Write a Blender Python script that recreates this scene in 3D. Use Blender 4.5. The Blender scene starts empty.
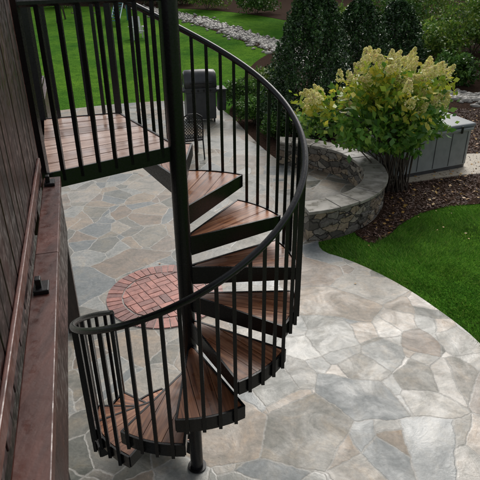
import bpy, bmesh, math, random
import numpy as np
from mathutils import Vector, Matrix
random.seed(3); rng=np.random.default_rng(5)
S=bpy.context.scene
COL=S.collection
rad=math.radians

# ------------------------------------------------------------------ helpers
def newmat(name):
    m=bpy.data.materials.new(name); m.use_nodes=True
    nt=m.node_tree; b=nt.nodes['Principled BSDF']
    return m,nt,b
def N(nt,t,**k):
    n=nt.nodes.new(t)
    for a,v in k.items(): setattr(n,a,v)
    return n
def ramp(nt,fac,stops,interp='LINEAR'):
    r=N(nt,'ShaderNodeValToRGB'); cr=r.color_ramp; cr.interpolation=interp
    while len(cr.elements)<len(stops): cr.elements.new(0.5)
    for e,(p,c) in zip(cr.elements,stops):
        e.position=p; e.color=(c[0],c[1],c[2],1) if not isinstance(c,(int,float)) else (c,c,c,1)
    nt.links.new(fac,r.inputs[0]); return r.outputs[0]
def noise(nt,vec,scale,detail=4,rough=.55,dist=0):
    n=N(nt,'ShaderNodeTexNoise'); n.inputs['Scale'].default_value=scale
    n.inputs['Detail'].default_value=detail; n.inputs['Roughness'].default_value=rough
    n.inputs['Distortion'].default_value=dist
    if vec is not None: nt.links.new(vec,n.inputs['Vector'])
    return n
def mixc(nt,fac,a,b,mode='MIX'):
    m=N(nt,'ShaderNodeMix',data_type='RGBA',blend_type=mode)
    for sock,v in ((m.inputs[0],fac),(m.inputs[6],a),(m.inputs[7],b)):
        if hasattr(v,'is_linked'): nt.links.new(v,sock)
        else: sock.default_value = v if isinstance(v,(int,float)) else (v[0],v[1],v[2],1)
    return m.outputs[2]
def bump(nt,b,h,strength=.3,dist=.02):
    n=N(nt,'ShaderNodeBump'); n.inputs['Strength'].default_value=strength
    n.inputs['Distance'].default_value=dist
    nt.links.new(h,n.inputs['Height']); nt.links.new(n.outputs[0],b.inputs['Normal'])
def mathn(nt,op,a,bv=None):
    m=N(nt,'ShaderNodeMath',operation=op)
    for s,v in ((m.inputs[0],a),(m.inputs[1],bv)):
        if v is None: continue
        if hasattr(v,'is_linked'): nt.links.new(v,s)
        else: s.default_value=v
    return m.outputs[0]
def pos(nt):
    return N(nt,'ShaderNodeNewGeometry').outputs['Position']
def mapping(nt,vec,scale=(1,1,1),rot=(0,0,0)):
    m=N(nt,'ShaderNodeMapping'); m.inputs['Scale'].default_value=scale; m.inputs['Rotation'].default_value=rot
    nt.links.new(vec,m.inputs['Vector']); return m.outputs[0]

def obj(name,verts,faces,mat=None,parent=None,smooth=False,mats=None,mi=None):
    me=bpy.data.meshes.new(name)
    me.from_pydata([tuple(v) for v in verts],[],faces)
    for m in (mats or ([mat] if mat else [])): me.materials.append(m)
    if mi is not None: me.polygons.foreach_set('material_index',mi)
    if smooth: me.polygons.foreach_set('use_smooth',[True]*len(me.polygons))
    me.update()
    o=bpy.data.objects.new(name,me); COL.objects.link(o)
    if parent: o.parent=parent
    return o
def quads(name,V,mat,parent=None,n=4):
    V=np.asarray(V,dtype=np.float32); k=len(V)
    me=bpy.data.meshes.new(name)
    me.vertices.add(k*n); me.vertices.foreach_set('co',V.reshape(-1))
    me.loops.add(k*n); me.loops.foreach_set('vertex_index',np.arange(k*n,dtype=np.int32))
    me.polygons.add(k); me.polygons.foreach_set('loop_start',np.arange(0,k*n,n,dtype=np.int32))
    try: me.polygons.foreach_set('loop_total',np.full(k,n,dtype=np.int32))
    except Exception: pass
    me.materials.append(mat); me.update(calc_edges=True); me.validate()
    o=bpy.data.objects.new(name,me); COL.objects.link(o)
    if parent: o.parent=parent
    return o
def empty(name,loc=(0,0,0)):
    e=bpy.data.objects.new(name,None); COL.objects.link(e); e.location=loc; e.empty_display_size=.2
    return e
class MB:
    def __init__(s): s.v=[]; s.f=[]
    def box(s,c,size,rz=0,M=None):
        x,y,z=[a/2 for a in size]; b=len(s.v)
        R=Matrix.Rotation(rz,4,'Z')
        for dx,dy,dz in ((-1,-1,-1),(1,-1,-1),(1,1,-1),(-1,1,-1),(-1,-1,1),(1,-1,1),(1,1,1),(-1,1,1)):
            p=R@Vector((dx*x,dy*y,dz*z))+Vector(c)
            if M: p=M@p
            s.v.append(tuple(p))
        for f in ((0,3,2,1),(4,5,6,7),(0,1,5,4),(1,2,6,5),(2,3,7,6),(3,0,4,7)): s.f.append(tuple(b+i for i in f))
    def tube(s,pts,r,n=8,closed=False,rr=None):
        pts=[Vector(p) for p in pts]; m=len(pts); b=len(s.v); up=Vector((0,0,1))
        prev=None
        for i,p in enumerate(pts):
            t=(pts[min(i+1,m-1)]-pts[max(i-1,0)]) if not closed else (pts[(i+1)%m]-pts[i-1])
            t.normalize()
            if prev is None:
                a=up if abs(t.z)<.9 else Vector((1,0,0))
                u=t.cross(a).normalized()
            else:
                u=(prev-t*prev.dot(t)).normalized()
            prev=u; w=t.cross(u)
            ri=r if rr is None else rr[i]
            for j in range(n):
                a=2*math.pi*(j+.5)/n
                s.v.append(tuple(p+u*math.cos(a)*ri+w*math.sin(a)*ri))
        rng_=range(m) if closed else range(m-1)
        for i in rng_:
            k=(i+1)%m
            for j in range(n):
                s.f.append((b+i*n+j,b+i*n+(j+1)%n,b+k*n+(j+1)%n,b+k*n+j))
        if not closed:
            s.f.append(tuple(b+j for j in range(n))[::-1]); s.f.append(tuple(b+(m-1)*n+j for j in range(n)))
    def prism(s,poly,z0,z1):
        b=len(s.v); n=len(poly)
        for z in (z0,z1):
            for i,p in enumerate(poly):
                zz=z[i] if hasattr(z,'__len__') else z
                s.v.append((p[0],p[1],zz))
        s.f.append(tuple(b+i for i in range(n))[::-1]); s.f.append(tuple(b+n+i for i in range(n)))
        for i in range(n):
            j=(i+1)%n; s.f.append((b+i,b+j,b+n+j,b+n+i))
    def out(s,name,mat,parent=None,smooth=False,bevel=0):
        o=obj(name,s.v,s.f,mat,parent,smooth)
        if bevel:
            m=o.modifiers.new('b','BEVEL'); m.width=bevel; m.segments=2; m.limit_method='ANGLE'
        return o
def terr(y):
    return 0.06*(min(max(y,19),60)-19)-.03
def chaikin(P,it=2):
    P=[tuple(p) for p in P]
    for _ in range(it):
        Q=[]
        for i in range(len(P)):
            a=P[i]; b=P[(i+1)%len(P)]
            Q+= [(a[0]*.75+b[0]*.25,a[1]*.75+b[1]*.25),(a[0]*.25+b[0]*.75,a[1]*.25+b[1]*.75)]
        P=Q
    return P
def inpoly(P,x,y):
    P=np.array(P); r=np.zeros(len(x),bool); n=len(P)
    for i in range(n):
        x1,y1=P[i]; x2,y2=P[(i+1)%n]
        c=((y1>y)!=(y2>y))&(x<(x2-x1)*(y-y1)/((y2-y1) if y2!=y1 else 1e-9)+x1)
        r^=c
    return r
def sheet(name,P,dz,mat,thick=0):
    bm=bmesh.new()
    vs=[bm.verts.new((x,y,0)) for x,y in P]; f=bm.faces.new(vs)
    if f.normal.z<0: f.normal_flip()
    for yy in (19,60):
        bmesh.ops.bisect_plane(bm,geom=bm.verts[:]+bm.edges[:]+bm.faces[:],plane_co=(0,yy,0),plane_no=(0,1,0))
    bmesh.ops.triangulate(bm,faces=bm.faces[:])
    for v in bm.verts: v.co.z=terr(v.co.y)+dz
    if thick:
        be=[e for e in bm.edges if e.is_boundary]
        r=bmesh.ops.extrude_edge_only(bm,edges=be)
        for v in [g for g in r['geom'] if isinstance(g,bmesh.types.BMVert)]: v.co.z-=thick
    bmesh.ops.recalc_face_normals(bm,faces=bm.faces[:])
    me=bpy.data.meshes.new(name); bm.to_mesh(me); bm.free()
    me.materials.append(mat); o=bpy.data.objects.new(name,me); COL.objects.link(o); return o

# ------------------------------------------------------------------ materials
def m_black():
    m,nt,b=newmat('black_metal')
    b.inputs['Base Color'].default_value=(.008,.008,.009,1)
    n=noise(nt,pos(nt),90,2); nt.links.new(ramp(nt,n.outputs[0],[(.3,.22),(.8,.42)]),b.inputs['Roughness'])
    b.inputs['Specular IOR Level'].default_value=.4
    return m
BLACK=m_black()
def m_wood(name,cols,r0=.25,r1=.55):
    m,nt,b=newmat(name)
    g=N(nt,'ShaderNodeNewGeometry')
    uv=N(nt,'ShaderNodeUVMap')
    v=mapping(nt,uv.outputs[0],(2.2,42,1))
    n=noise(nt,v,1,4,.6,.5)
    isl=g.outputs['Random Per Island']
    c=ramp(nt,n.outputs[0],[(.3,cols[0]),(.5,cols[1]),(.72,cols[2])])
    c=mixc(nt,1,c,ramp(nt,isl,[(0,(.55,.50,.48)),(1,(1.35,1.3,1.25))]),'MULTIPLY')
    nt.links.new(c,b.inputs['Base Color'])
    w=noise(nt,g.outputs['Position'],6,3)
    nt.links.new(ramp(nt,w.outputs[0],[(.35,r0),(.65,r1)]),b.inputs['Roughness'])
    bump(nt,b,n.outputs[0],.25,.003)
    return m
TREADWOOD=m_wood('tread_wood',[(.085,.027,.012),(.29,.115,.052),(.50,.26,.14)],.2,.48)
DECKWOOD=m_wood('landing_wood',[(.17,.10,.075),(.36,.245,.195),(.50,.38,.32)],.15,.4)
def m_red(name,a,b_,r=.4,mp=(25,4,4)):
    m,nt,b=newmat(name); n=noise(nt,mapping(nt,pos(nt),mp),1,4,.65,.3)
    c=ramp(nt,n.outputs[0],[(.3,a),(.7,b_)])
    g=N(nt,'ShaderNodeNewGeometry'); c=mixc(nt,1,c,ramp(nt,g.outputs['Random Per Island'],[(0,.65),(1,1.3)]),'MULTIPLY')
    nt.links.new(c,b.inputs['Base Color'])
    n2=noise(nt,pos(nt),30,3); nt.links.new(ramp(nt,n2.outputs[0],[(.35,r-.15),(.65,r+.2)]),b.inputs['Roughness'])
    bump(nt,b,n2.outputs[0],.35,.004); return m
REDWOOD=m_red('red_stained_wood',(.045,.015,.012),(.13,.052,.040))
DARKRED=m_red('dark_red_wood',(.022,.009,.008),(.055,.020,.017))
WALLRED=m_red('maroon_wall_board',(.009,.005,.005),(.042,.014,.012),.45,(30,30,3))
DARKPOST=m_red('dark_post_wood',(.018,.013,.012),(.040,.030,.026))

def m_flag():
    m,nt,b=newmat('wet_flagstone'); p=pos(nt)
    dn=noise(nt,p,3.0,1)
    vm=N(nt,'ShaderNodeVectorMath',operation='MULTIPLY_ADD'); nt.links.new(dn.outputs['Color'],vm.inputs[0])
    vm.inputs[1].default_value=(.10,.10,0); nt.links.new(p,vm.inputs[2])
    dn2=noise(nt,p,16,2)
    vm2=N(nt,'ShaderNodeVectorMath',operation='MULTIPLY_ADD'); nt.links.new(dn2.outputs['Color'],vm2.inputs[0])
    vm2.inputs[1].default_value=(.03,.03,0); nt.links.new(vm.outputs[0],vm2.inputs[2])
    vec=mapping(nt,vm2.outputs[0],(1,1.2,0),(0,0,.5)); vecb=mapping(nt,vm2.outputs[0],(1.25,.9,0),(0,0,1.1))
    def vor(vec,sc):
        A=N(nt,'ShaderNodeTexVoronoi',voronoi_dimensions='2D',feature='DISTANCE_TO_EDGE')
        B=N(nt,'ShaderNodeTexVoronoi',voronoi_dimensions='2D',feature='F1')
        for v in (A,B):
            v.inputs['Scale'].default_value=sc; v.inputs['Randomness'].default_value=1; nt.links.new(vec,v.inputs['Vector'])
        s=N(nt,'ShaderNodeSeparateColor'); nt.links.new(B.outputs['Color'],s.inputs[0])
        return mathn(nt,'DIVIDE',A.outputs['Distance'],sc),s
    dA,sA=vor(vec,1.18); dB,sB=vor(vecb,1.95)
    mask=mathn(nt,'GREATER_THAN',sA.outputs[2],.36)
    dBm=mathn(nt,'ADD',dB,mathn(nt,'MULTIPLY',mathn(nt,'SUBTRACT',1,mask),5))
    d=mathn(nt,'MINIMUM',dA,dBm)
    rnd=mathn(nt,'FRACT',mathn(nt,'ADD',sA.outputs[0],mathn(nt,'MULTIPLY',mask,sB.outputs[0])))
    rnd2=mathn(nt,'FRACT',mathn(nt,'ADD',sA.outputs[1],mathn(nt,'MULTIPLY',mask,sB.outputs[1])))
    stone=ramp(nt,rnd,[(0,(.140,.140,.118)),(.16,(.205,.192,.160)),(.30,(.25,.205,.155)),(.44,(.155,.168,.165)),(.58,(.27,.245,.205)),(.72,(.20,.160,.122)),(.84,(.255,.255,.235)),(.93,(.150,.145,.122))],'CONSTANT')
    n1=noise(nt,p,3.6,4,.68,.8); n2=noise(nt,p,24,3,.7)
    stone=mixc(nt,1,stone,ramp(nt,n1.outputs[0],[(.28,(.58,.63,.62)),(.5,(1,1,1)),(.72,(1.34,1.20,1.05))]),'MULTIPLY')
    stone=mixc(nt,1,stone,ramp(nt,n2.outputs[0],[(.3,.76),(.7,1.22)]),'MULTIPLY')
    gr=ramp(nt,d,[(.004,1),(.013,0)])
    gcol=ramp(nt,n2.outputs[0],[(.3,(.24,.23,.205)),(.7,(.42,.40,.36))])
    c=mixc(nt,mathn(nt,'MULTIPLY',gr,.85),stone,gcol); nt.links.new(c,b.inputs['Base Color'])
    wet=noise(nt,p,2.3,5,.7,.9)
    rr=mathn(nt,'ADD',ramp(nt,wet.outputs[0],[(.34,.13),(.60,.36)]),mathn(nt,'MULTIPLY',rnd2,.26))
    rr=mathn(nt,'ADD',rr,mathn(nt,'MULTIPLY',gr,.12))
    nt.links.new(rr,b.inputs['Roughness'])
    b.inputs['Specular IOR Level'].default_value=.5
    h=mathn(nt,'ADD',mathn(nt,'MULTIPLY',gr,-.22),mathn(nt,'ADD',mathn(nt,'MULTIPLY',n1.outputs[0],.75),mathn(nt,'MULTIPLY',n2.outputs[0],.22)))
    h=mathn(nt,'ADD',h,mathn(nt,'MULTIPLY',rnd,.2))
    bump(nt,b,h,.42,.012)
    return m
FLAG=m_flag()
def m_stonewall():
    m,nt,b=newmat('field_stone'); p=pos(nt)
    dn=noise(nt,p,6,2); vm=N(nt,'ShaderNodeVectorMath',operation='MULTIPLY_ADD'); nt.links.new(dn.outputs['Color'],vm.inputs[0])
    vm.inputs[1].default_value=(.08,.08,.08); nt.links.new(p,vm.inputs[2])
    vec=mapping(nt,vm.outputs[0],(1,1,1.8))
    V1=N(nt,'ShaderNodeTexVoronoi',feature='DISTANCE_TO_EDGE'); V2=N(nt,'ShaderNodeTexVoronoi',feature='F1')
    for v in (V1,V2): v.inputs['Scale'].default_value=4.6; nt.links.new(vec,v.inputs['Vector'])
    sep=N(nt,'ShaderNodeSeparateColor'); nt.links.new(V2.outputs['Color'],sep.inputs[0])
    st=ramp(nt,sep.outputs[0],[(0,(.09,.08,.065)),(.25,(.20,.15,.105)),(.45,(.15,.135,.115)),(.62,(.30,.235,.16)),(.8,(.21,.19,.16)),(.92,(.32,.28,.22))],'CONSTANT')
    n=noise(nt,p,20,4,.7); st=mixc(nt,1,st,ramp(nt,n.outputs[0],[(.3,.6),(.7,1.2)]),'MULTIPLY')
    gr=ramp(nt,V1.outputs['Distance'],[(.01,1),(.045,0)])
    nt.links.new(mixc(nt,gr,st,(.05,.042,.035)),b.inputs['Base Color']); b.inputs['Roughness'].default_value=.6
    h=mathn(nt,'ADD',mathn(nt,'MULTIPLY',gr,-1),mathn(nt,'MULTIPLY',n.outputs[0],.4)); bump(nt,b,h,.9,.03)
    return m
WALLSTONE=m_stonewall()
def m_simple(name,stops,scale=8,rough=.5,bs=.3,bd=.01,island=None,rl=None,spec=None):
    m,nt,b=newmat(name); n=noise(nt,pos(nt),scale,4,.65)
    c=ramp(nt,n.outputs[0],stops)
    if island:
        g=N(nt,'ShaderNodeNewGeometry'); c=mixc(nt,1,c,ramp(nt,g.outputs['Random Per Island'],island),'MULTIPLY')
    nt.links.new(c,b.inputs['Base Color']); b.inputs['Roughness'].default_value=rough
    if rl: nt.links.new(ramp(nt,n.outputs[0],[(.35,rl[0]),(.65,rl[1])]),b.inputs['Roughness'])
    if spec is not None: b.inputs['Specular IOR Level'].default_value=spec
    if bs: bump(nt,b,n.outputs[0],bs,bd)
    return m
CAP=m_simple('bluestone_cap',[(.3,(.17,.155,.13)),(.5,(.27,.25,.215)),(.7,(.37,.345,.30))],6,.4,.3,.008,[(0,.75),(1,1.2)],(.2,.5))
BRICK=m_simple('wet_brick',[(.3,(.21,.075,.052)),(.7,(.42,.185,.14))],12,.35,.4,.005,[(0,(.5,.5,.55)),(1,(1.3,1.2,1.2))],(.2,.5))
MORTAR=m_simple('mortar',[(.3,(.25,.22,.20)),(.7,(.38,.34,.31))],30,.6)
MULCH=m_simple('mulch',[(.3,(.018,.011,.008)),(.5,(.050,.029,.019)),(.72,(.10,.058,.040))],28,1,1,.04,spec=.05)
CHIPS=m_simple('mulch_chips',[(.3,(.045,.024,.016)),(.7,(.13,.068,.045))],5,.7,0,0,[(0,.5),(1,1.7)])
FALLEN=m_simple('fallen_leaf',[(.3,(.42,.24,.06)),(.7,(.50,.34,.12))],5,.5,0,0,[(0,(.6,.4,.3)),(1,(1.2,1.2,.9))])
ROCK=m_simple('river_rock',[(.3,(.26,.24,.21)),(.7,(.48,.45,.39))],4,.5,0,.01,[(0,.4),(1,1.25)])
CONC=m_simple('concrete_pad',[(.3,(.33,.28,.21)),(.7,(.46,.40,.31))],9,.6,.2,.004)
TUB=m_simple('hot_tub_panel',[(.3,(.18,.195,.19)),(.7,(.25,.265,.255))],5,.45,.1,.003)
TUBCOVER=m_simple('hot_tub_vinyl',[(.3,(.12,.135,.145)),(.7,(.185,.205,.22))],3,.35,.25,.006)
COVER=m_simple('grill_metal',[(.3,(.02,.021,.023)),(.7,(.05,.052,.056))],5,.38,.2,.004)
WHITE=m_simple('white_paint',[(.3,(.55,.55,.55)),(.7,(.75,.75,.75))],9,.5,0)
TEAL=m_simple('teal_plastic',[(.3,(.02,.14,.16)),(.7,(.03,.18,.22))],9,.4,0)
BARK=m_simple('bark',[(.3,(.04,.03,.022)),(.7,(.11,.085,.065))],14,.8,.8,.02)
def m_grass():
    m,nt,b=newmat('lawn_grass'); p=pos(nt)
    n0=noise(nt,p,.30,3,.6,.5); n1=noise(nt,p,3.2,5,.75); n2=noise(nt,mapping(nt,p,(1,.40,1)),42,3,.8)
    c=ramp(nt,n2.outputs[0],[(.30,(.020,.070,.008)),(.5,(.066,.190,.018)),(.70,(.14,.31,.036))])
    c=mixc(nt,1,c,ramp(nt,n1.outputs[0],[(.32,(.55,.66,.6)),(.68,(1.35,1.22,1.1))]),'MULTIPLY')
    c=mixc(nt,1,c,ramp(nt,n0.outputs[0],[(.35,(.62,.74,.7)),(.65,(1.35,1.15,1.0))]),'MULTIPLY')
    nt.links.new(c,b.inputs['Base Color']); b.inputs['Roughness'].default_value=1; b.inputs['Specular IOR Level'].default_value=.03
    bump(nt,b,mathn(nt,'ADD',n2.outputs[0],n1.outputs[0]),.8,.04); return m
GRASS=m_grass()
def m_leaf(name,stops,nscale=2.0,rough=.4,trans=.25,clump=(.55,1.3),spec=.5):
    m,nt,b=newmat(name); g=N(nt,'ShaderNodeNewGeometry')
    c=ramp(nt,g.outputs['Random Per Island'],stops)
    n=noise(nt,g.outputs['Position'],nscale,2)
    c=mixc(nt,1,c,ramp(nt,n.outputs[0],[(.35,clump[0]),(.65,clump[1])]),'MULTIPLY')
    nt.links.new(c,b.inputs['Base Color']); b.inputs['Roughness'].default_value=rough; b.inputs['Specular IOR Level'].default_value=spec
    if trans:
        tr=N(nt,'ShaderNodeBsdfTranslucent'); nt.links.new(c,tr.inputs[0])
        mx=N(nt,'ShaderNodeMixShader'); mx.inputs[0].default_value=trans
        nt.links.new(b.outputs[0],mx.inputs[1]); nt.links.new(tr.outputs[0],mx.inputs[2])
        nt.links.new(mx.outputs[0],nt.nodes['Material Output'].inputs[0])
    return m
L_EVER=m_leaf('evergreen_leaf',[(0,(.016,.046,.014)),(.6,(.038,.095,.026)),(1,(.095,.18,.055))],3,.35,0)
L_HYD=m_leaf('hydrangea_leaf',[(0,(.07,.19,.03)),(.6,(.15,.31,.05)),(1,(.30,.43,.07))],1.6,.38,.35,(.75,1.3))
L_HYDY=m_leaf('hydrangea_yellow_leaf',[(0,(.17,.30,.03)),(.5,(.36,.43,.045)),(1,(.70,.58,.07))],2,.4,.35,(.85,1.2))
L_FLOW=m_leaf('hydrangea_petal',[(0,(.62,.64,.22)),(.5,(.82,.77,.34)),(.84,(.84,.76,.46)),(1,(.66,.44,.28))],3,.6,.3,(.95,1.15))
L_SHRUB=m_leaf('shrub_leaf',[(0,(.04,.11,.018)),(.6,(.085,.20,.030)),(1,(.17,.31,.05))],2,.4,.2)
L_TREE=m_leaf('tree_leaf',[(0,(.07,.16,.024)),(.6,(.15,.28,.04)),(1,(.34,.44,.07))],.9,.45,.25,(.5,1.35))
L_WOODS=m_leaf('woods_leaf',[(0,(.02,.05,.014)),(.6,(.045,.095,.02)),(1,(.10,.15,.03))],.4,.5,0,(.45,1.3))
L_BLADE=m_leaf('grass_blade',[(0,(.05,.15,.014)),(.6,(.115,.29,.03)),(.93,(.23,.44,.06)),(1,(.36,.36,.10))],1.1,.6,.25,(.6,1.25),.15)

# ------------------------------------------------------------------ foliage helpers
def leaves(C,size,aspect=.5,outdir=None,bias=.5,jitter=.35,fold=.15):
    n=len(C); d=rng.normal(size=(n,3))
    d/=np.linalg.norm(d,axis=1)[:,None]
    if outdir is not None: d=d*(1-bias)+outdir*bias; d/=np.linalg.norm(d,axis=1)[:,None]+1e-9
    a=rng.normal(size=(n,3)); s=np.cross(d,a); s/=np.linalg.norm(s,axis=1)[:,None]+1e-9
    nn=np.cross(d,s)
    L=(size*(1+jitter*rng.uniform(-1,1,n)))[:,None]
    base=C-d*L*.5; tip=C+d*L*.5; mid=C+nn*L*fold
    return np.stack([base,mid+s*L*aspect*.5,tip,mid-s*L*aspect*.5],1)
def blob(center,R,n,bumps=14,shell=.75,bump_amp=.25):
    d=rng.normal(size=(n,3)); d/=np.linalg.norm(d,axis=1)[:,None]
    k=rng.normal(size=(bumps,3)); k/=np.linalg.norm(k,axis=1)[:,None]
    lump=(np.maximum(0,d@k.T)**10).max(1)
    r=(shell+(1-shell)*rng.random(n)**.6)*(1-bump_amp+bump_amp*1.3*lump)
    return np.array(center)+d*r[:,None]*np.array(R), d
def tree(name,x,y,h,cr,trunk_r,mat,n=9000,leaf=.16,crown_lo=.35,seed=0):
    z0=terr(y); e=empty(name,(0,0,0)); mb=MB(); r=random.Random(seed)
    pts=[(x+.15*math.sin(i*.9+seed)*i/6,y+.12*math.cos(i*1.3+seed)*i/6,z0-.1+h*.75*i/6) for i in range(7)]
    mb.tube(pts,trunk_r,9,rr=[trunk_r*(1-.12*i)*(1.35 if i==0 else 1) for i in range(7)])
    P=[];D=[]
    m=11
    for i in range(m):
        a=2*math.pi*i/m*1.618*2+r.random(); zz=h*(crown_lo+(.93-crown_lo)*i/(m-1))
        rr=cr*(.95-.5*i/m)*r.uniform(.6,1); 
        c=(x+math.cos(a)*rr*.75,y+math.sin(a)*rr*.75,z0+zz+r.uniform(-.2,.3))
        s=pts[min(5,1+int(i*5/m))]
        mid=((s[0]+c[0])/2,(s[1]+c[1])/2,(s[2]+c[2])/2+.25)
        mb.tube([s,mid,c],trunk_r*.4,6,rr=[trunk_r*.45,trunk_r*.28,trunk_r*.1])
        p,d=blob(c,(cr*.55,cr*.55,h*.15),n//m,10,.35,.45); P.append(p);D.append(d)
    mb.out('trunk_and_limbs',BARK,e,True)
    P=np.concatenate(P);D=np.concatenate(D)
    quads('crown',leaves(P,leaf,.6,D,.3),mat,e)
def shrub(name,x,y,w,h,mat,n=2500,leaf=.07,dz=0):
    z0=terr(y)+dz; e=empty(name); P=[];D=[]
    for i in range(5):
        a=i*2.4; c=(x+math.cos(a)*w*.2,y+math.sin(a)*w*.2,z0+h*(.42+.08*(i%3)))
        p,d=blob(c,(w*.34,w*.34,h*.48),n//5,9,.5,.35); P.append(p);D.append(d)
    P=np.concatenate(P);D=np.concatenate(D); k=P[:,2]>z0; P=P[k];D=D[k]
    mb=MB()
    for i in range(7):
        a=i*.9; mb.tube([(x,y,z0-.05),(x+math.cos(a)*w*.12,y+math.sin(a)*w*.12,z0+h*.3),(x+math.cos(a)*w*.28,y+math.sin(a)*w*.28,z0+h*.7)],.015,5)
    mb.out('stems',BARK,e)
    quads('leaves',leaves(P,leaf,.55,D,.45),mat,e)

# ------------------------------------------------------------------ ground
xs=[-200,-60,-20,0,20,60,200]; ys=[-60,-10,19,40,60,120,300]
V=[(x,y,terr(y)) for y in ys for x in xs]; F=[]
for j in range(len(ys)-1):
    for i in range(len(xs)-1):
        a=j*len(xs)+i; F.append((a,a+1,a+1+len(xs),a+len(xs)))
obj('lawn_ground',V,F,GRASS)

WC=(0.6,9.3); 
pat=[(2.6,-2.5),(2.85,1.5),(2.88,3.6),(2.71,4.79),(2.54,5.28),(2.15,6.08),(1.6,6.75),(1.15,7.05)]
pat2=[(WC[0]+1.75*math.cos(rad(a)),WC[1]+1.75*math.sin(rad(a))) for a in range(-66,86,8)]
pat3=[(.55,12.2),(.15,13.8),(-.14,15.1),(-.8,17.0),(-2.0,17.6),(-4.2,17.0),(-6.2,15.8),(-9,14.6),(-12,11),(-13,4),(-13,-2.5)]
PAT=chaikin(pat+pat2+pat3,2)
sheet('flagstone_patio',PAT,.03,FLAG,.05)

bed=[(1.9,7.15),(2.35,7.5),(2.67,8.0),(3.39,8.62),(4.4,8.85),(6.5,8.9),(10,9.5),(22,10),(24,30),(12,34),(5,31),(2.2,27),(.7,24),(.1,20.5),(-.15,17.2),(-.35,15.6),(.1,13.0),(.9,11.2),(1.6,9.3)]
BED=chaikin(bed,2)
sheet('mulch_bed',BED,.012,MULCH)
sheet('mulch_bed',chaikin([(-9,43),(-3,41.5),(1,38.5),(4,34),(16,36),(30,40),(30,58),(-30,58),(-24,46)],2),.012,MULCH)

def scatter_flat(n,x0,x1,y0,y1,poly,size,asp,lift,tilt=.35):
    x=rng.uniform(x0,x1,n); y=rng.uniform(y0,y1,n)
    k=inpoly(poly,x,y); x=x[k];y=y[k]
    k=((x-WC[0])**2+(y-WC[1])**2)>2.08**2; x=x[k];y=y[k]; n=len(x)
    z=0.06*(np.clip(y,19,60)-19)-.03+lift
    C=np.stack([x,y,z+rng.uniform(0,.02,n)],1)
    a=rng.uniform(0,2*np.pi,n); d=np.stack([np.cos(a),np.sin(a),rng.normal(0,tilt,n)],1)
    s=np.stack([-np.sin(a),np.cos(a),rng.normal(0,tilt,n)],1)
    L=(size*rng.uniform(.5,1.4,n))[:,None]
    return np.stack([C-d*L*.5,C+s*L*asp*.5,C+d*L*.5,C-s*L*asp*.5],1)
quads('mulch_chips',scatter_flat(45000,1,9,7,16,BED,.06,.35,.02),CHIPS)
quads('fallen_leaves',scatter_flat(1500,1.5,9,7,16,BED,.065,.7,.035),FALLEN)
def few(n,x0,x1,y0,y1,z,size):
    x=rng.uniform(x0,x1,n);y=rng.uniform(y0,y1,n); C=np.stack([x,y,np.full(n,z)+rng.uniform(0,.006,n)],1)
    a=rng.uniform(0,6.28,n); d=np.stack([np.cos(a),np.sin(a),rng.normal(0,.06,n)],1); s=np.stack([-np.sin(a),np.cos(a),rng.normal(0,.06,n)],1)
    L=(size*rng.uniform(.6,1.3,n))[:,None]; return np.stack([C-d*L*.5,C+s*L*.33,C+d*L*.5,C-s*L*.33],1)
quads('fallen_leaves',np.concatenate([few(30,2.9,6,6,8.6,.025,.05),few(8,-2,2.3,5,11,.006,.045)]),FALLEN)

def blades(n,x0,x1,y0,y1,h,wd):
    x=rng.uniform(x0,x1,n); y=rng.uniform(y0,y1,n)
    k=~inpoly(PAT,x,y)&~inpoly(BED,x,y)&(((x-WC[0])**2+(y-WC[1])**2)>2.06**2); x=x[k];y=y[k]; n=len(x)
    z=0.06*(np.clip(y,19,60)-19)-.035
    a=rng.uniform(0,2*np.pi,n); hh=h*rng.uniform(.5,1.25,n)*(1+.35*np.sin(x*5+np.sin(y*4))*np.sin(y*6+x*2))
    lean=(rng.normal(0,.5,(n,2))+np.stack([.5*np.sin(2.3*x+y),.5*np.cos(2.1*y-x)],1))*hh[:,None]
    B=np.stack([x,y,z],1); s=np.stack([np.cos(a),np.sin(a),0*a],1)*wd*.5
    T=B+np.concatenate([lean,hh[:,None]],1)
    return np.stack([B-s,B+s,T],1)
quads('lawn_grass_blades',blades(150000,1.0,6.8,3.6,9.1,.05,.009),L_BLADE,n=3)

path=[(-8,43),(-3.4,37.5),(0,31),(2.1,26.3),(4.2,21.5),(6.6,18.0),(9.5,16.6),(15,16.2)]
def along(P,t):
    n=len(P)-1; i=min(int(t*n),n-1); f=t*n-i; return (P[i][0]*(1-f)+P[i+1][0]*f,P[i][1]*(1-f)+P[i+1][1]*f)
left=[];right=[]
for i in range(41):
    t=i/40; p=along(path,t); q=along(path,min(1,t+.03)); o=along(path,max(0,t-.03))
    dx,dy=q[0]-o[0],q[1]-o[1]; l=math.hypot(dx,dy); w=.75
    left.append((p[0]-dy/l*w,p[1]+dx/l*w)); right.append((p[0]+dy/l*w,p[1]-dx/l*w))
sheet('stone_riverbed',left+right[::-1],.02,MULCH)
ico=bmesh.new(); bmesh.ops.create_icosphere(ico,subdivisions=1,radius=1); IV=np.array([v.co[:] for v in ico.verts]); IF=[[v.index for v in f.verts] for f in ico.faces]; ico.free()
def rocks(name,pts,rmin,rmax,mat):
    v=[];f=[]
    for (x,y) in pts:
        r=random.uniform(rmin,rmax); b=len(v)
        sc=np.array([r*random.uniform(.8,1.4),r*random.uniform(.8,1.3),r*random.uniform(.45,.8)])
        R=np.array(Matrix.Rotation(random.random()*6.3,3,'Z')); W=(IV*sc*(1+rng.uniform(-.15,.15,(len(IV),1))))@R.T+np.array([x,y,terr(y)+.03])
        v+=W.tolist(); f+=[tuple(b+i for i in t) for t in IF]
    return obj(name,v,f,mat,smooth=True)
pts=[]
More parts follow.
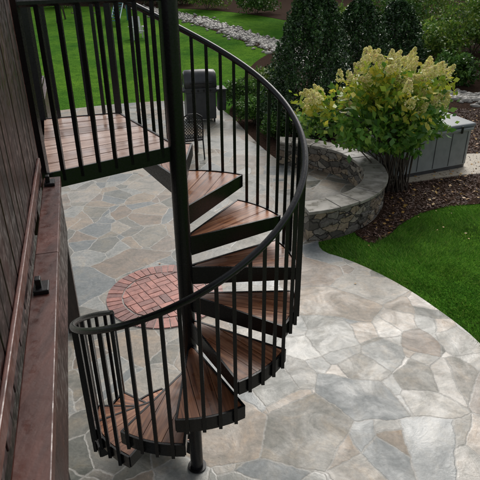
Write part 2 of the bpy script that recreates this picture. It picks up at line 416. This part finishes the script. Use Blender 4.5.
for i in range(3000):
    t=random.random(); p=along(path,t); pts.append((p[0]+random.gauss(0,.42),p[1]+random.gauss(0,.42)))
rocks('river_stones',pts,.05,.16,ROCK)

# ------------------------------------------------------------------ brick circle
bc=(-.98,5.86); BR=.75; e=empty('brick_circle'); 
mb=MB(); mb.prism([(bc[0]+BR*1.01*math.cos(a*math.pi/36),bc[1]+BR*1.01*math.sin(a*math.pi/36)) for a in range(72)],-.03,.006); mb.out('mortar_bed',MORTAR,e)
mb=MB()
def arcbrick(r0,r1,a0,a1,z1):
    k=3; P=[(bc[0]+r1*math.cos(a0+(a1-a0)*i/k),bc[1]+r1*math.sin(a0+(a1-a0)*i/k)) for i in range(k+1)]
    P+=[(bc[0]+r0*math.cos(a1-(a1-a0)*i/k),bc[1]+r0*math.sin(a1-(a1-a0)*i/k)) for i in range(k+1)]
    mb.prism(P,.0,z1)
n=46; r1,r0=BR,BR-.19
for i in range(n):
    a0=2*math.pi*i/n; g=.006/r1; arcbrick(r0,r1,a0+g,a0+2*math.pi/n-g,.013+random.uniform(0,.005))
RI=BR-.20
def clipc(x0,x1,y0,y1,rot):
    P=[(x0,y0),(x1,y0),(x1,y1),(x0,y1)]
    Q=[]; m=6
    for i in range(4):
        a=P[i];b=P[(i+1)%4]
        for k in range(m): Q.append((a[0]+(b[0]-a[0])*k/m,a[1]+(b[1]-a[1])*k/m))
    Q=[q for q in Q if math.hypot(*q)<=RI]
    if len(Q)<3: return None
    c,s=math.cos(rot),math.sin(rot)
    return [(bc[0]+x*c-y*s,bc[1]+x*s+y*c) for x,y in Q]
bl,bw,g=.20,.10,.005
for i in range(-4,5):
    for j in range(-4,5):
        X=i*bl;Y=j*bl
        for k in range(2):
            if (i+j)%2: q=clipc(X+g,X+bl-g,Y+k*bw+g,Y+(k+1)*bw-g,.6)
            else: q=clipc(X+k*bw+g,X+(k+1)*bw-g,Y+g,Y+bl-g,.6)
            if q: mb.prism(q,0,.013+random.uniform(0,.005))
mb.out('bricks',BRICK,e)

# ------------------------------------------------------------------ curved stone seat wall
e=empty('curved_stone_wall')
mb=MB(); A0,A1=-77,82; R0,R1=1.70,2.02
def arcband(mb,r0,r1,a0,a1,z0,z1,k):
    b=len(mb.v)
    for i in range(k+1):
        a=rad(a0+(a1-a0)*i/k); c,s=math.cos(a),math.sin(a)
        for r,z in ((r0,z0),(r1,z0),(r1,z1),(r0,z1)): mb.v.append((WC[0]+r*c,WC[1]+r*s,z))
    for i in range(k):
        for j in range(4): mb.f.append((b+i*4+j,b+i*4+(j+1)%4,b+(i+1)*4+(j+1)%4,b+(i+1)*4+j))
    mb.f.append((b+3,b+2,b+1,b)); m=b+k*4; mb.f.append((m,m+1,m+2,m+3))
arcband(mb,R0,R1,A0,A1,-.05,.47,60); mb.out('stone_body',WALLSTONE,e)
mb=MB(); a=A0-1
while a<A1:
    w=random.uniform(11,17); 
    if a+w>A1-4: w=A1+1-a
    j=random.uniform(-.012,.012)
    arcband(mb,R0-.05+j,R1+.05+j,a+.25,a+w-.25,.472,.525+random.uniform(-.003,.003),6); a+=w
mb.out('cap_stones',CAP,e,bevel=.008)
mb=MB()
for i in range(150):
    a=rad(random.uniform(A0+2,A1-2)); z=random.uniform(.03,.43); w=random.uniform(.06,.13); h=random.uniform(.03,.06)
    for R_ in (R1,R0):
        mb.box((WC[0]+R_*math.cos(a),WC[1]+R_*math.sin(a),z),(random.uniform(.02,.05),w*1.6,h*1.5),a)
mb.out('face_stones',WALLSTONE,e,bevel=.012)

# ------------------------------------------------------------------ spiral staircase
PX,PY=-.3814,3.1575; ZL=2.81; NT=12; DA=30.; STEP=.213; RT=.765; RR=.785
def pol(a,r,z): return (PX+r*math.cos(rad(a)),PY+r*math.sin(rad(a)),z)
def railz(a): return 2.775+.00695*a
def treadz(i): return ZL-STEP*(i+1)
def treada(i): return 105-DA*i
st=empty('spiral_staircase')
mb=MB(); 
mb.tube([(PX,PY,0.0),(PX,PY,3.9)],.053,24)
mb.tube([(PX,PY,0.004),(PX,PY,.014)],.078,24); mb.tube([(PX,PY,3.9),(PX,PY,3.93)],.058,20)
mb.out('centre_pole',BLACK,st,True).modifiers.new('e','EDGE_SPLIT').split_angle=rad(40)
mb=MB()
for i in range(NT):
    ac=treada(i); z=treadz(i); h=DA/2+1.5; n=8
    outer=[pol(ac-h+2*h*j/n,RT,0)[:2] for j in range(n+1)]
    inn=[pol(ac+h,.05,0)[:2],pol(ac-h,.05,0)[:2]]
    poly=outer+inn
    mb.prism(poly,[z-.085]*(n+1)+[z-.130]*2,z-.027)
    for sgn in (-1,1):
        a=ac+sgn*h; p=pol(a,.05,0); q=pol(a,RT,0); nx,ny=-math.sin(rad(a))*.007,math.cos(rad(a))*.007
        b=len(mb.v)
        for (x,y,zz) in ((p[0]-nx,p[1]-ny,z-.134),(q[0]-nx,q[1]-ny,z-.092),(q[0]-nx,q[1]-ny,z+.003),(p[0]-nx,p[1]-ny,z+.003),
                         (p[0]+nx,p[1]+ny,z-.134),(q[0]+nx,q[1]+ny,z-.092),(q[0]+nx,q[1]+ny,z+.003),(p[0]+nx,p[1]+ny,z+.003)): mb.v.append((x,y,zz))
        for f in ((0,1,2,3),(7,6,5,4),(0,4,5,1),(1,5,6,2),(2,6,7,3),(3,7,4,0)): mb.f.append(tuple(b+k for k in f))
    for j in range(n):
        a0=ac-h+2*h*j/n; a1=ac-h+2*h*(j+1)/n
        P=[pol(a0,RT+.008,0)[:2],pol(a1,RT+.008,0)[:2],pol(a1,RT-.006,0)[:2],pol(a0,RT-.006,0)[:2]]
        mb.prism(P,z-.095,z+.006)
mb.out('steel_treads',BLACK,st)
def wood_obj(name,polys,mat,parent):
    v=[];f=[];uv=[]
    for P,z0,z1,d in polys:
        b=len(v); n=len(P); ou=random.random()*20; ov=random.random()*20
        for z in (z0,z1):
            for p in P: v.append((p[0],p[1],z))
        fs=[tuple(b+i for i in range(n))[::-1],tuple(b+n+i for i in range(n))]
        fs+=[(b+i,b+(i+1)%n,b+n+(i+1)%n,b+n+i) for i in range(n)]
        f+=fs
        for face in fs:
            for k in face:
                x,y,_=v[k]; uv+=[x*d[0]+y*d[1]+ou,-x*d[1]+y*d[0]+ov]
    o=obj(name,v,f,mat,parent)
    l=o.data.uv_layers.new(name='UVMap'); l.data.foreach_set('uv',uv)
    return o
pl=[]
for i in range(NT):
    ac=treada(i); z=treadz(i); h=rad(DA/2+1.2); R_=RT-.01; wtot=2*R_*math.sin(h)*.985
    c,s=math.cos(rad(ac)),math.sin(rad(ac)); nb=3
    for j in range(nb):
        v0=-wtot/2+wtot*j/nb+.002; v1=-wtot/2+wtot*(j+1)/nb-.002
        top=[];bot=[]
        for k in range(7):
            v=v0+(v1-v0)*k/6
            top.append((math.sqrt(max(R_*R_-v*v,0))-.004,v)); bot.append((max(abs(v)/math.tan(h)+.02,.068),v))
        P=top+bot[::-1]
        P=[(PX+u*c-v*s,PY+u*s+v*c) for u,v in P]
        pl.append((P[::-1],z-.026,z+random.uniform(-.001,.001),(c,s)))
wood_obj('wood_treads',pl,TREADWOOD,st)
mb=MB(); A=[118-3*i for i in range(int((118+212)/3)+1)]
mb.tube([pol(a,RR,railz(a)) for a in A],.021,10)
mb.tube([pol(A[-1],RR,railz(A[-1])),pol(A[-1],RR,.0)],.02,8)
o=mb.out('handrail',BLACK,st,True)
mb=MB()
def bal(x,y,z0,z1,r=.0125): mb.tube([(x,y,z0),(x,y,z1)],r*1.25,4)
for i in range(NT):
    ac=treada(i); z=treadz(i)
    for j in range(4):
        a=ac+DA/2-(j+.5)*DA/4
        if a<-211: continue
        p=pol(a,RR,0)
        bal(p[0],p[1],z-.090,railz(a))
mb.out('balusters',BLACK,st)

P0=(PX,PY);P1=(-1.03,2.66);P2=(-1.42,3.85);P3=(-.91,4.02)
def lerp2(a,b,t): return (a[0]+(b[0]-a[0])*t,a[1]+(b[1]-a[1])*t)
nb=7; pl=[]
for j in range(nb):
    t0=(j+.03)/nb; t1=(j+.97)/nb
    a=lerp2(P1,P2,t0); b=lerp2(P0,P3,t0); c=lerp2(P0,P3,t1); d=lerp2(P1,P2,t1)
    pl.append(([a,b,c,d],ZL-.028,ZL+random.uniform(-.001,.001),((b[0]-a[0]),(b[1]-a[1]))))
wood_obj('landing_boards',pl,DECKWOOD,st)
mb=MB(); mb.prism([P1,P0,P3,P2],ZL-.06,ZL-.03)
def bar2(mb,a,b,z0,z1,t):
    dx,dy=b[0]-a[0],b[1]-a[1]; l=math.hypot(dx,dy); nx,ny=-dy/l*t/2,dx/l*t/2
    mb.prism([(a[0]+nx,a[1]+ny),(a[0]-nx,a[1]-ny),(b[0]-nx,b[1]-ny),(b[0]+nx,b[1]+ny)],z0,z1)
bar2(mb,P1,P0,ZL-.085,ZL+.006,.012); bar2(mb,P0,P3,ZL-.086,ZL+.006,.013); bar2(mb,P3,P2,ZL-.087,ZL+.007,.012)
mb.out('landing_frame',BLACK,st)
mb=MB(); TR=ZL+.83
mb.tube([(P1[0],P1[1],TR),(P0[0],P0[1],TR+.005)],.02,8); mb.tube([(P2[0],P2[1],TR),(P3[0],P3[1],TR)],.02,8)
mb.tube([(P3[0],P3[1],TR),pol(122,RR+.05,railz(118)+.03),pol(118,RR,railz(118))],.02,8)
for p in (P1,P2,P3):
    mb.tube([(p[0],p[1],ZL-.11),(p[0],p[1],TR+.02)],.03,4)
for A_,B_,n in ((P1,P0,8),(P2,P3,5)):
    for k in range(1,n):
        p=lerp2(A_,B_,k/n); mb.tube([(p[0],p[1],ZL-.05),(p[0],p[1],TR)],.0155,4)
mb.out('landing_railing',BLACK,st)

# ------------------------------------------------------------------ wooden deck
dk=empty('wooden_deck')
D=Vector((-.277,.961,0)); Nn=Vector((.961,.277,0)); base=Vector((-.489,.766,0))
def dp(s,w,z=0): p=base+D*s+Nn*w; return (p.x,p.y,z)
def dbox(mb,s0,s1,w0,w1,z0,z1):
    P=[dp(s0,w0)[:2],dp(s0,w1)[:2],dp(s1,w1)[:2],dp(s1,w0)[:2]]; mb.prism(P,z0,z1)
mb=MB(); dbox(mb,-1.6,1.05,0,.085,ZL-.04,ZL); dbox(mb,1.053,1.93,0,.085,ZL-.04,ZL-.001); mb.out('edge_board',REDWOOD,dk,bevel=.004)
mb=MB(); dbox(mb,-1.6,1.93,.035,.072,ZL-.33,ZL-.042); dbox(mb,1.94,5.2,-.10,-.06,ZL-.33,ZL-.0); mb.out('rim_joist',DARKRED,dk,bevel=.004)
mb=MB()
for i in range(14): dbox(mb,-1.6,5.2,-.105-.145*(i+1),-.105-.145*i-.006,ZL-.035,ZL-.008)
mb.out('deck_boards',DARKRED,dk,bevel=.003)
mb=MB()
for s in (1.45,-.9,4.6):
    p=dp(s,-.20); mb.box((p[0],p[1],(ZL-.34)/2-.02),(.15,.15,ZL-.34+.04),rad(16))
dbox(mb,-1.6,5.2,-.29,-.12,ZL-.58,ZL-.335)
mb.out('support_posts',DARKPOST,dk,bevel=.005)
mb=MB(); s=-1.55
while s<1.80:
    w=.088; dbox(mb,s,s+w,-.030+random.uniform(0,.003),-.006+random.uniform(0,.004),ZL+.02,ZL+.92); s+=w+.007
mb.out('guard_boards',WALLRED,dk,bevel=.003)
mb=MB(); dbox(mb,-1.6,1.78,-.10,-.034,ZL-.007,ZL+.95); mb.out('guard_core',DARKRED,dk)
mb=MB(); dbox(mb,-1.6,1.93,-.12,.01,ZL+.925+.03,ZL+.99); dbox(mb,1.80,1.90,-.10,-.003,ZL-.007,ZL+.952)
dbox(mb,-1.6,1.795,-.002,.012,ZL+.10,ZL+.15)
mb.out('guard_rail_and_post',REDWOOD,dk,bevel=.004)
mb=MB()
for s in np.arange(3.2,5.1,.112):
    p=dp(s,-.13,ZL); mb.tube([(p[0],p[1],ZL),(p[0],p[1],ZL+.93)],.0155,4)
a=dp(3.2,-.13,ZL+.93); b_=dp(5.1,-.13,ZL+.93); mb.tube([a,b_],.022,8)
for s in (1.82,.78):
    p=dp(s,.035,ZL+.008); mb.box(p,(.05,.07,.016),rad(16)); p=dp(s,.028,ZL+.03); mb.box(p,(.02,.03,.035),rad(16))
mb.out('deck_brackets_and_rail',BLACK,dk,bevel=.003)

# ------------------------------------------------------------------ grill
g=empty('barbecue_grill',(-1.08,14.9,0)); g.rotation_euler=(0,0,rad(12))
mb=MB(); mb.box((0,0,.45),(.82,.55,.72)); mb.box((-.56,0,.86),(.32,.5,.06)); mb.box((.56,0,.86),(.32,.5,.06)); mb.box((0,0,.87),(.86,.58,.14))
mb.box((.6,-.02,.55),(.22,.3,.55)); mb.out('cabinet',COVER,g,bevel=.02)
mb=MB(); prof=[(.29*math.cos(math.pi*i/10),.94+.44*math.sin(math.pi*i/10)**.8) for i in range(11)]
n=len(prof); xs_=[-.44,-.40,-.2,0,.2,.40,.44]; sc=[.86,1,1.02,1.03,1.02,1,.86]
for x,s in zip(xs_,sc):
    for (yy,zz) in prof: mb.v.append((x,yy*s,.94+(zz-.94)*s))
for i in range(len(xs_)-1):
    for j in range(n-1): mb.f.append((i*n+j,i*n+j+1,(i+1)*n+j+1,(i+1)*n+j))
    mb.f.append((i*n+n-1,i*n,(i+1)*n,(i+1)*n+n-1))
mb.f.append(tuple(range(n))); mb.f.append(tuple(range((len(xs_)-1)*n,len(xs_)*n))[::-1])
mb.out('lid',COVER,g,True)
mb=MB(); mb.tube([(-.3,-.36,1.08),(.3,-.36,1.08)],.016,8); mb.tube([(-.28,-.36,1.08),(-.28,-.27,1.08)],.012,6); mb.tube([(.28,-.36,1.08),(.28,-.27,1.08)],.012,6)
for x in (-.36,.36):
    for y in (-.22,.22): mb.tube([(x-.02,y,.05),(x+.02,y,.05)],.05,12)
for x in (-.25,-.08,.08,.25): mb.tube([(x,-.30,.87),(x,-.325,.87)],.025,10)
mb.out('handle_knobs_and_wheels',BLACK,g)

# ------------------------------------------------------------------ wrought iron chair
def chair(x,y,rz,name='patio_chair'):
    c=empty(name,(x,y,0)); c.rotation_euler=(0,0,rz); mb=MB(); r=.017
    for sx in (-.26,.26):
        mb.tube([(sx,-.25,0),(sx,-.24,.43),(sx,-.24,.64),(sx,-.1,.67),(sx,.24,.66)],r,6)
        mb.tube([(sx,.30,0),(sx,.22,.43),(sx*.95,.30,.75),(sx*.8,.35,.98)],r,6)
    mb.tube([(-.26,-.24,.43),(.26,-.24,.43),(.26,.22,.43),(-.26,.22,.43)],r,6,closed=True)
    mb.tube([(-.21,.35,.98),(-.1,.37,1.05),(.1,.37,1.05),(.21,.35,.98)],r,6)
    mb.tube([(-.25,.25,.5),(.25,.25,.5)],r,6)
    for i in range(1,10): 
        t=-.26+.52*i/10; mb.tube([(t,-.24,.435),(t,.22,.435)],.009,4); mb.tube([(-.26,-.24+.46*i/10,.437),(.26,-.24+.46*i/10,.437)],.009,4)
    for i in range(-4,9):
        for sg in (1,-1):
            p=[]
            for k in range(13):
                u=k/12; xx=(-.24+.06*i+.45*u)*sg; 
                if abs(xx)<.24: p.append((xx,.25+.11*u,.5+.52*u))
            if len(p)>1: mb.tube(p,.008,4)
    mb.out('frame',BLACK,c); return c
chair(-1.12,11.6,rad(200)); 

# ------------------------------------------------------------------ hot tub
h=empty('hot_tub',(3.55,11.25,.01)); h.rotation_euler=(0,0,rad(24))
def rsq(w,r,n=6):
    P=[]
    for cx,cy,a0 in ((w-r,w-r,0),(-w+r,w-r,90),(-w+r,-w+r,180),(w-r,-w+r,270)):
        for i in range(n+1): a=rad(a0+90*i/n); P.append((cx+r*math.cos(a),cy+r*math.sin(a)))
    return P
mb=MB(); mb.prism(rsq(.99,.16),.08,.80); mb.out('cabinet',TUB,h)
mb=MB(); mb.prism(rsq(.975,.15),.0,.10); 
for sx in (-.82,-.41,0,.41,.82):
    mb.box((sx,-.992,.44),(.012,.010,.68)); mb.box((-.992,sx,.44),(.010,.012,.68)); mb.box((.992,sx,.44),(.010,.012,.68))
mb.out('panel_seams',COVER,h)
mb=MB(); mb.prism(rsq(1.03,.18),.80,.86); mb.out('rim',TUB,h,bevel=.015)
mb=MB()
for sg in (-1,1):
    b=len(mb.v); y0,y1=(0.004*sg,1.0*sg)
    mb.v+=[(-1.0,y0,.862),(1.0,y0,.862),(1.0,y1,.862),(-1.0,y1,.862),(-1.0,y0,.99),(1.0,y0,.99),(1.0,y1,.94),(-1.0,y1,.94)]
    fs=((0,3,2,1),(4,5,6,7),(0,1,5,4),(1,2,6,5),(2,3,7,6),(3,0,4,7))
    mb.f+=[tuple(b+k for k in (f if sg>0 else f[::-1])) for f in fs]
mb.out('cover',TUBCOVER,h,bevel=.03)
mb=MB()
for x in (-.6,.6): mb.box((x,-1.035,.84),(.05,.012,.14))
mb.out('straps',BLACK,h)
sheet('concrete_walk',[(2.86,9.72),(4.5,10.25),(9,10.9),(14,11.4),(14,12.5),(9,12.0),(5.0,11.6),(4.2,13.0),(2.0,12.1)],.04,CONC,.06)

# ------------------------------------------------------------------ evergreens
def evergreen(name,x,y,w,hh,n,leaf,mat=L_EVER,p=.75):
    z0=terr(y); e=empty(name); 
    mb=MB(); mb.tube([(x,y,z0-.1),(x,y,z0+hh*.5),(x,y,z0+hh*.93)],.06,8,rr=[.07,.045,.012])
    t=rng.random(n)**1.25; a=rng.uniform(0,2*np.pi,n)
    prof=np.clip((1-t)**p*1.0,0,1)*np.clip(.72+t*3,0,1)
    ph=rng.uniform(0,6.3,8)
    lum=1+.10*np.sin(5*a+9*t+ph[0])+.10*np.sin(8*a-14*t+ph[1])+.09*np.sin(13*a+31*t+ph[2])+.07*np.sin(21*a-44*t+ph[3])
    r=w/2*prof*lum*(1-.30*rng.random(n)**2.2)+.03
    P=np.stack([x+r*np.cos(a),y+r*np.sin(a),z0+.08+t*hh*(1+.02*np.sin(7*a))],1)
    Dr=np.stack([np.cos(a),np.sin(a),.6+0*a],1); Dr/=np.linalg.norm(Dr,axis=1)[:,None]
    for k in range(26):
        aa=k*2.4; tt=.08+.8*k/26; rr=w/2*(1-tt)**p*.85
        mb.tube([(x,y,z0+tt*hh*.9),(x+rr*math.cos(aa),y+rr*math.sin(aa),z0+tt*hh+.15)],.012,5)
    mb.out('trunk_and_branches',BARK,e)
    quads('foliage',leaves(P,leaf,.55,Dr,.45),mat,e)
evergreen('evergreen_tree',1.80,13.7,2.3,3.6,34000,.075,p=.55)
evergreen('evergreen_tree',3.75,17.6,2.4,2.9,19000,.09,p=.5)
evergreen('evergreen_tree',6.0,21.5,2.5,2.5,13000,.11,p=.5)

# ------------------------------------------------------------------ hydrangea
hy=empty('hydrangea_bush'); hx,hyy=3.0,9.55; cx=hx-.28
mb=MB(); tips=[]
r=random.Random(11)
for i in range(42):
    a=2*math.pi*i/42*5.1; rr=r.uniform(.4,1.28); zt=2.22-.50*(rr/1.25)**2+r.uniform(-.28,.14)
    if i%4==0: zt*=.75
    tx=cx+rr*math.cos(a)*(1.10 if math.cos(a)<0 else 1.0); ty=hyy+.2+rr*.8*math.sin(a)
    bx=hx+r.uniform(-.26,.24); by=hyy+r.uniform(-.2,.2)
    mb.tube([(bx,by,-.05),(bx+(tx-bx)*.2,by+(ty-by)*.2,zt*.4),(bx+(tx-bx)*.6,by+(ty-by)*.6,zt*.78),(tx,ty,zt)],.014,6,rr=[.015,.013,.009,.005])
    tips.append((tx,ty,zt))
mb.out('stems',BARK,hy,True)
P=[];D_=[];PY_=[];DY=[]
for (x,y,z) in tips:
    c=np.array([x,y,z])
    m=60; s=rng.normal(0,1,(m,3))*np.array([.16,.16,.12])-np.array([0,0,.14])
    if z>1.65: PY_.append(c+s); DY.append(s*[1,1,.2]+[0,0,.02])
    else: P.append(c+s); D_.append(s*[1,1,.2]+[0,0,.02])
    m=40; u=rng.random(m)[:,None]; q=np.array([cx,hyy,.7])*(1-u*.5-.4)+c*(u*.5+.4)+rng.normal(0,.15,(m,3)); P.append(q); D_.append(q-np.array([cx,hyy,1.0]))
p,d=blob((cx-.05,hyy+.1,1.10),(1.12,.95,.46),1600,12,.6,.35); P.append(p);D_.append(d)
P=np.concatenate(P);D_=np.concatenate(D_);D_/=np.linalg.norm(D_,axis=1)[:,None]+1e-6; k=P[:,2]>.66;P=P[k];D_=D_[k]
quads('leaves',leaves(P,.14,.62,D_,.5,.35,.1),L_HYD,hy)
P=np.concatenate(PY_);D2=np.concatenate(DY);D2/=np.linalg.norm(D2,axis=1)[:,None]+1e-6
quads('yellow_leaves',leaves(P,.125,.6,D2,.5,.35,.1),L_HYDY,hy)
P=[]
for (x,y,z) in tips:
    if z<1.25 and r.random()<.6: continue
    for q in range(r.choice((1,2,3))):
        c=np.array([x+r.uniform(-.22,.22),y+r.uniform(-.24,.16),z+r.uniform(-.02,.13)]); ax=np.array([(x-cx)*1.0,(y-hyy)*1.0-.3,1.0])+rng.normal(0,.4,3); ax/=np.linalg.norm(ax)
        m=170; t=rng.random(m); rad_=.080*(1-t)**.7+.012; v=rng.normal(size=(m,3)); v-= (v@ax)[:,None]*ax; v/=np.linalg.norm(v,axis=1)[:,None]
        P.append(c+ax*(t*.24)[:,None]+v*(rad_*rng.uniform(.5,1.1,m))[:,None])
quads('flower_panicles',leaves(np.concatenate(P),.038,.9),L_FLOW,hy)

# ------------------------------------------------------------------ shrubs, trees
shrub('garden_shrub',.45,14.6,1.2,.85,L_SHRUB,3500,.08)
shrub('garden_shrub',.95,13.0,.9,.7,L_SHRUB,2500,.07)
shrub('garden_shrub',.2,16.4,1.4,1.0,L_SHRUB,3500,.09)
shrub('garden_shrub',1.0,17.8,1.5,1.1,L_TREE,3500,.09)
for (x,y,w,hh,m) in ((-2.2,41,3.6,2.4,L_TREE),(1.2,38.5,3.4,1.9,L_SHRUB),(-6.5,44,3.5,2.2,L_EVER),(4.5,35.5,2.8,1.9,L_TREE),(-11,45,4,2.4,L_SHRUB),(-16,46,4,2.6,L_EVER),(-4.3,44,3,2.2,L_SHRUB),(-13.5,43,3,2.0,L_TREE),
    (7.2,27,3.8,2.6,L_SHRUB),(10.5,25,3.8,2.5,L_TREE),(9.5,30,4,2.8,L_TREE),(13.5,23,3.6,2.2,L_SHRUB),(8.2,23,2.8,1.9,L_TREE),(11.8,20.5,2.4,1.4,L_TREE),(5.3,27,3,2.2,L_TREE),(7.7,19.6,1.8,1.2,L_SHRUB)):
    shrub('background_shrub',x,y,w,hh,m,3200,.15)
tree('maple_tree',10.2,20.6,6.5,3.0,.16,L_TREE,13000,.14,.26,2)
tree('maple_tree',4.2,37,9,3.6,.2,L_TREE,8000,.2,.35,5)
tree('maple_tree',14.5,31,9,4.2,.22,L_TREE,10000,.2,.18,7)
tree('maple_tree',8.8,34,9,3.8,.2,L_TREE,8000,.2,.2,9)
tree('maple_tree',-8,50,11,4.5,.25,L_WOODS,8000,.25,.2,4)
P=[];Dd=[]
for i in range(46):
    x=-46+2.1*i+random.uniform(-1,1); y=random.uniform(56,66); hh=random.uniform(8,13)
    for zc in (.2,.5,.8):
        p,d=blob((x,y,terr(y)+hh*zc),(3.0,2.6,hh*.26),380,12,.55,.4); P.append(p);Dd.append(d)
quads('distant_woods',leaves(np.concatenate(P),.6,.7,np.concatenate(Dd),.3),L_WOODS)

# ------------------------------------------------------------------ lawn chair & swing set far away
c=empty('lawn_chair',(-5.2,29.5,terr(29.5))); c.rotation_euler=(0,0,rad(25)); mb=MB()
for i in range(5): mb.box((-.24+.12*i,.28,.72+.02*(2-abs(i-2))),(.1,.03,.85),M=Matrix.Translation((0,.1,0))@Matrix.Rotation(rad(-12),4,'X'))
for i in range(5): mb.box((0,-.3+.12*i,.42-.02*i),(.56,.1,.03))
for sx in (-.36,.36):
    mb.box((sx,0,.6),(.14,.75,.03)); mb.box((sx,-.32,.29),(.09,.04,.6)); mb.box((sx*.85,.3,.29),(.04,.09,.6))
mb.out('slats',WHITE,c)
ps=empty('swing_set',(-9.5,36,terr(36))); mb=MB()
for x in (-1.6,1.6):
    for sy in (-.9,.9): mb.tube([(x,sy,0),(x,0,2.3)],.06,6)
    mb.tube([(x,-.45,1.1),(x,.45,1.1)],.05,6)
mb.tube([(-1.9,0,2.3),(1.9,0,2.3)],.07,6)
for x in (-.9,-.45,.45,.9): mb.tube([(x,0,2.25),(x,0,.5)],.012,4)
mb.box((-.67,0,.48),(.5,.18,.04)); mb.box((.67,0,.48),(.5,.18,.04)); mb.out('frame_and_swings',BARK,ps)
mb=MB(); mb.prism([(2.0,-.3),(2.5,-.3),(2.5,.3),(2.0,.3)],1.2,1.26)
for k in range(8): mb.box((2.25,-.4-.25*k,1.2-.145*k),(.5,.3,.04))
for sx in (2.0,2.5): 
    mb.tube([(sx,-.3,1.3),(sx,-2.3,.15)],.04,6); mb.tube([(sx,.3,0),(sx,.3,1.3)],.04,6)
mb.out('slide',TEAL,ps)

# ------------------------------------------------------------------ light, world, camera
w=bpy.data.worlds.new('World'); S.world=w; w.use_nodes=True; nt=w.node_tree
bg=nt.nodes['Background']; sky=N(nt,'ShaderNodeTexSky',sky_type='NISHITA'); sky.sun_disc=False
EL,AZ=rad(42),rad(16)
sky.sun_elevation=EL; sky.sun_rotation=AZ; sky.dust_density=3.5; sky.air_density=1.0; sky.ozone_density=.6
hs=N(nt,'ShaderNodeHueSaturation'); hs.inputs['Saturation'].default_value=.3
nt.links.new(sky.outputs[0],hs.inputs['Color']); nt.links.new(hs.outputs[0],bg.inputs['Color']); bg.inputs['Strength'].default_value=.15
sd=bpy.data.lights.new('sun','SUN'); sd.energy=1.5; sd.angle=rad(30); sd.color=(1,.97,.92)
so=bpy.data.objects.new('sun',sd); COL.objects.link(so)
dirv=Vector((math.sin(AZ)*math.cos(EL),math.cos(AZ)*math.cos(EL),math.sin(EL)))
so.rotation_euler=dirv.to_track_quat('Z','Y').to_euler(); so.location=(0,0,20)
cam=bpy.data.cameras.new('camera'); co=bpy.data.objects.new('camera',cam); COL.objects.link(co)
cam.sensor_width=36; cam.lens=530.36/480*36; cam.clip_start=.05; cam.clip_end=1000
co.matrix_world=Matrix.Translation((0,0,3.767))@Matrix.Rotation(rad(90-26.95),4,'X')@Matrix.Rotation(-.0086,4,'Z')
S.camera=co
S.view_settings.view_transform='Standard'; S.view_settings.look='None'; S.view_settings.exposure=0
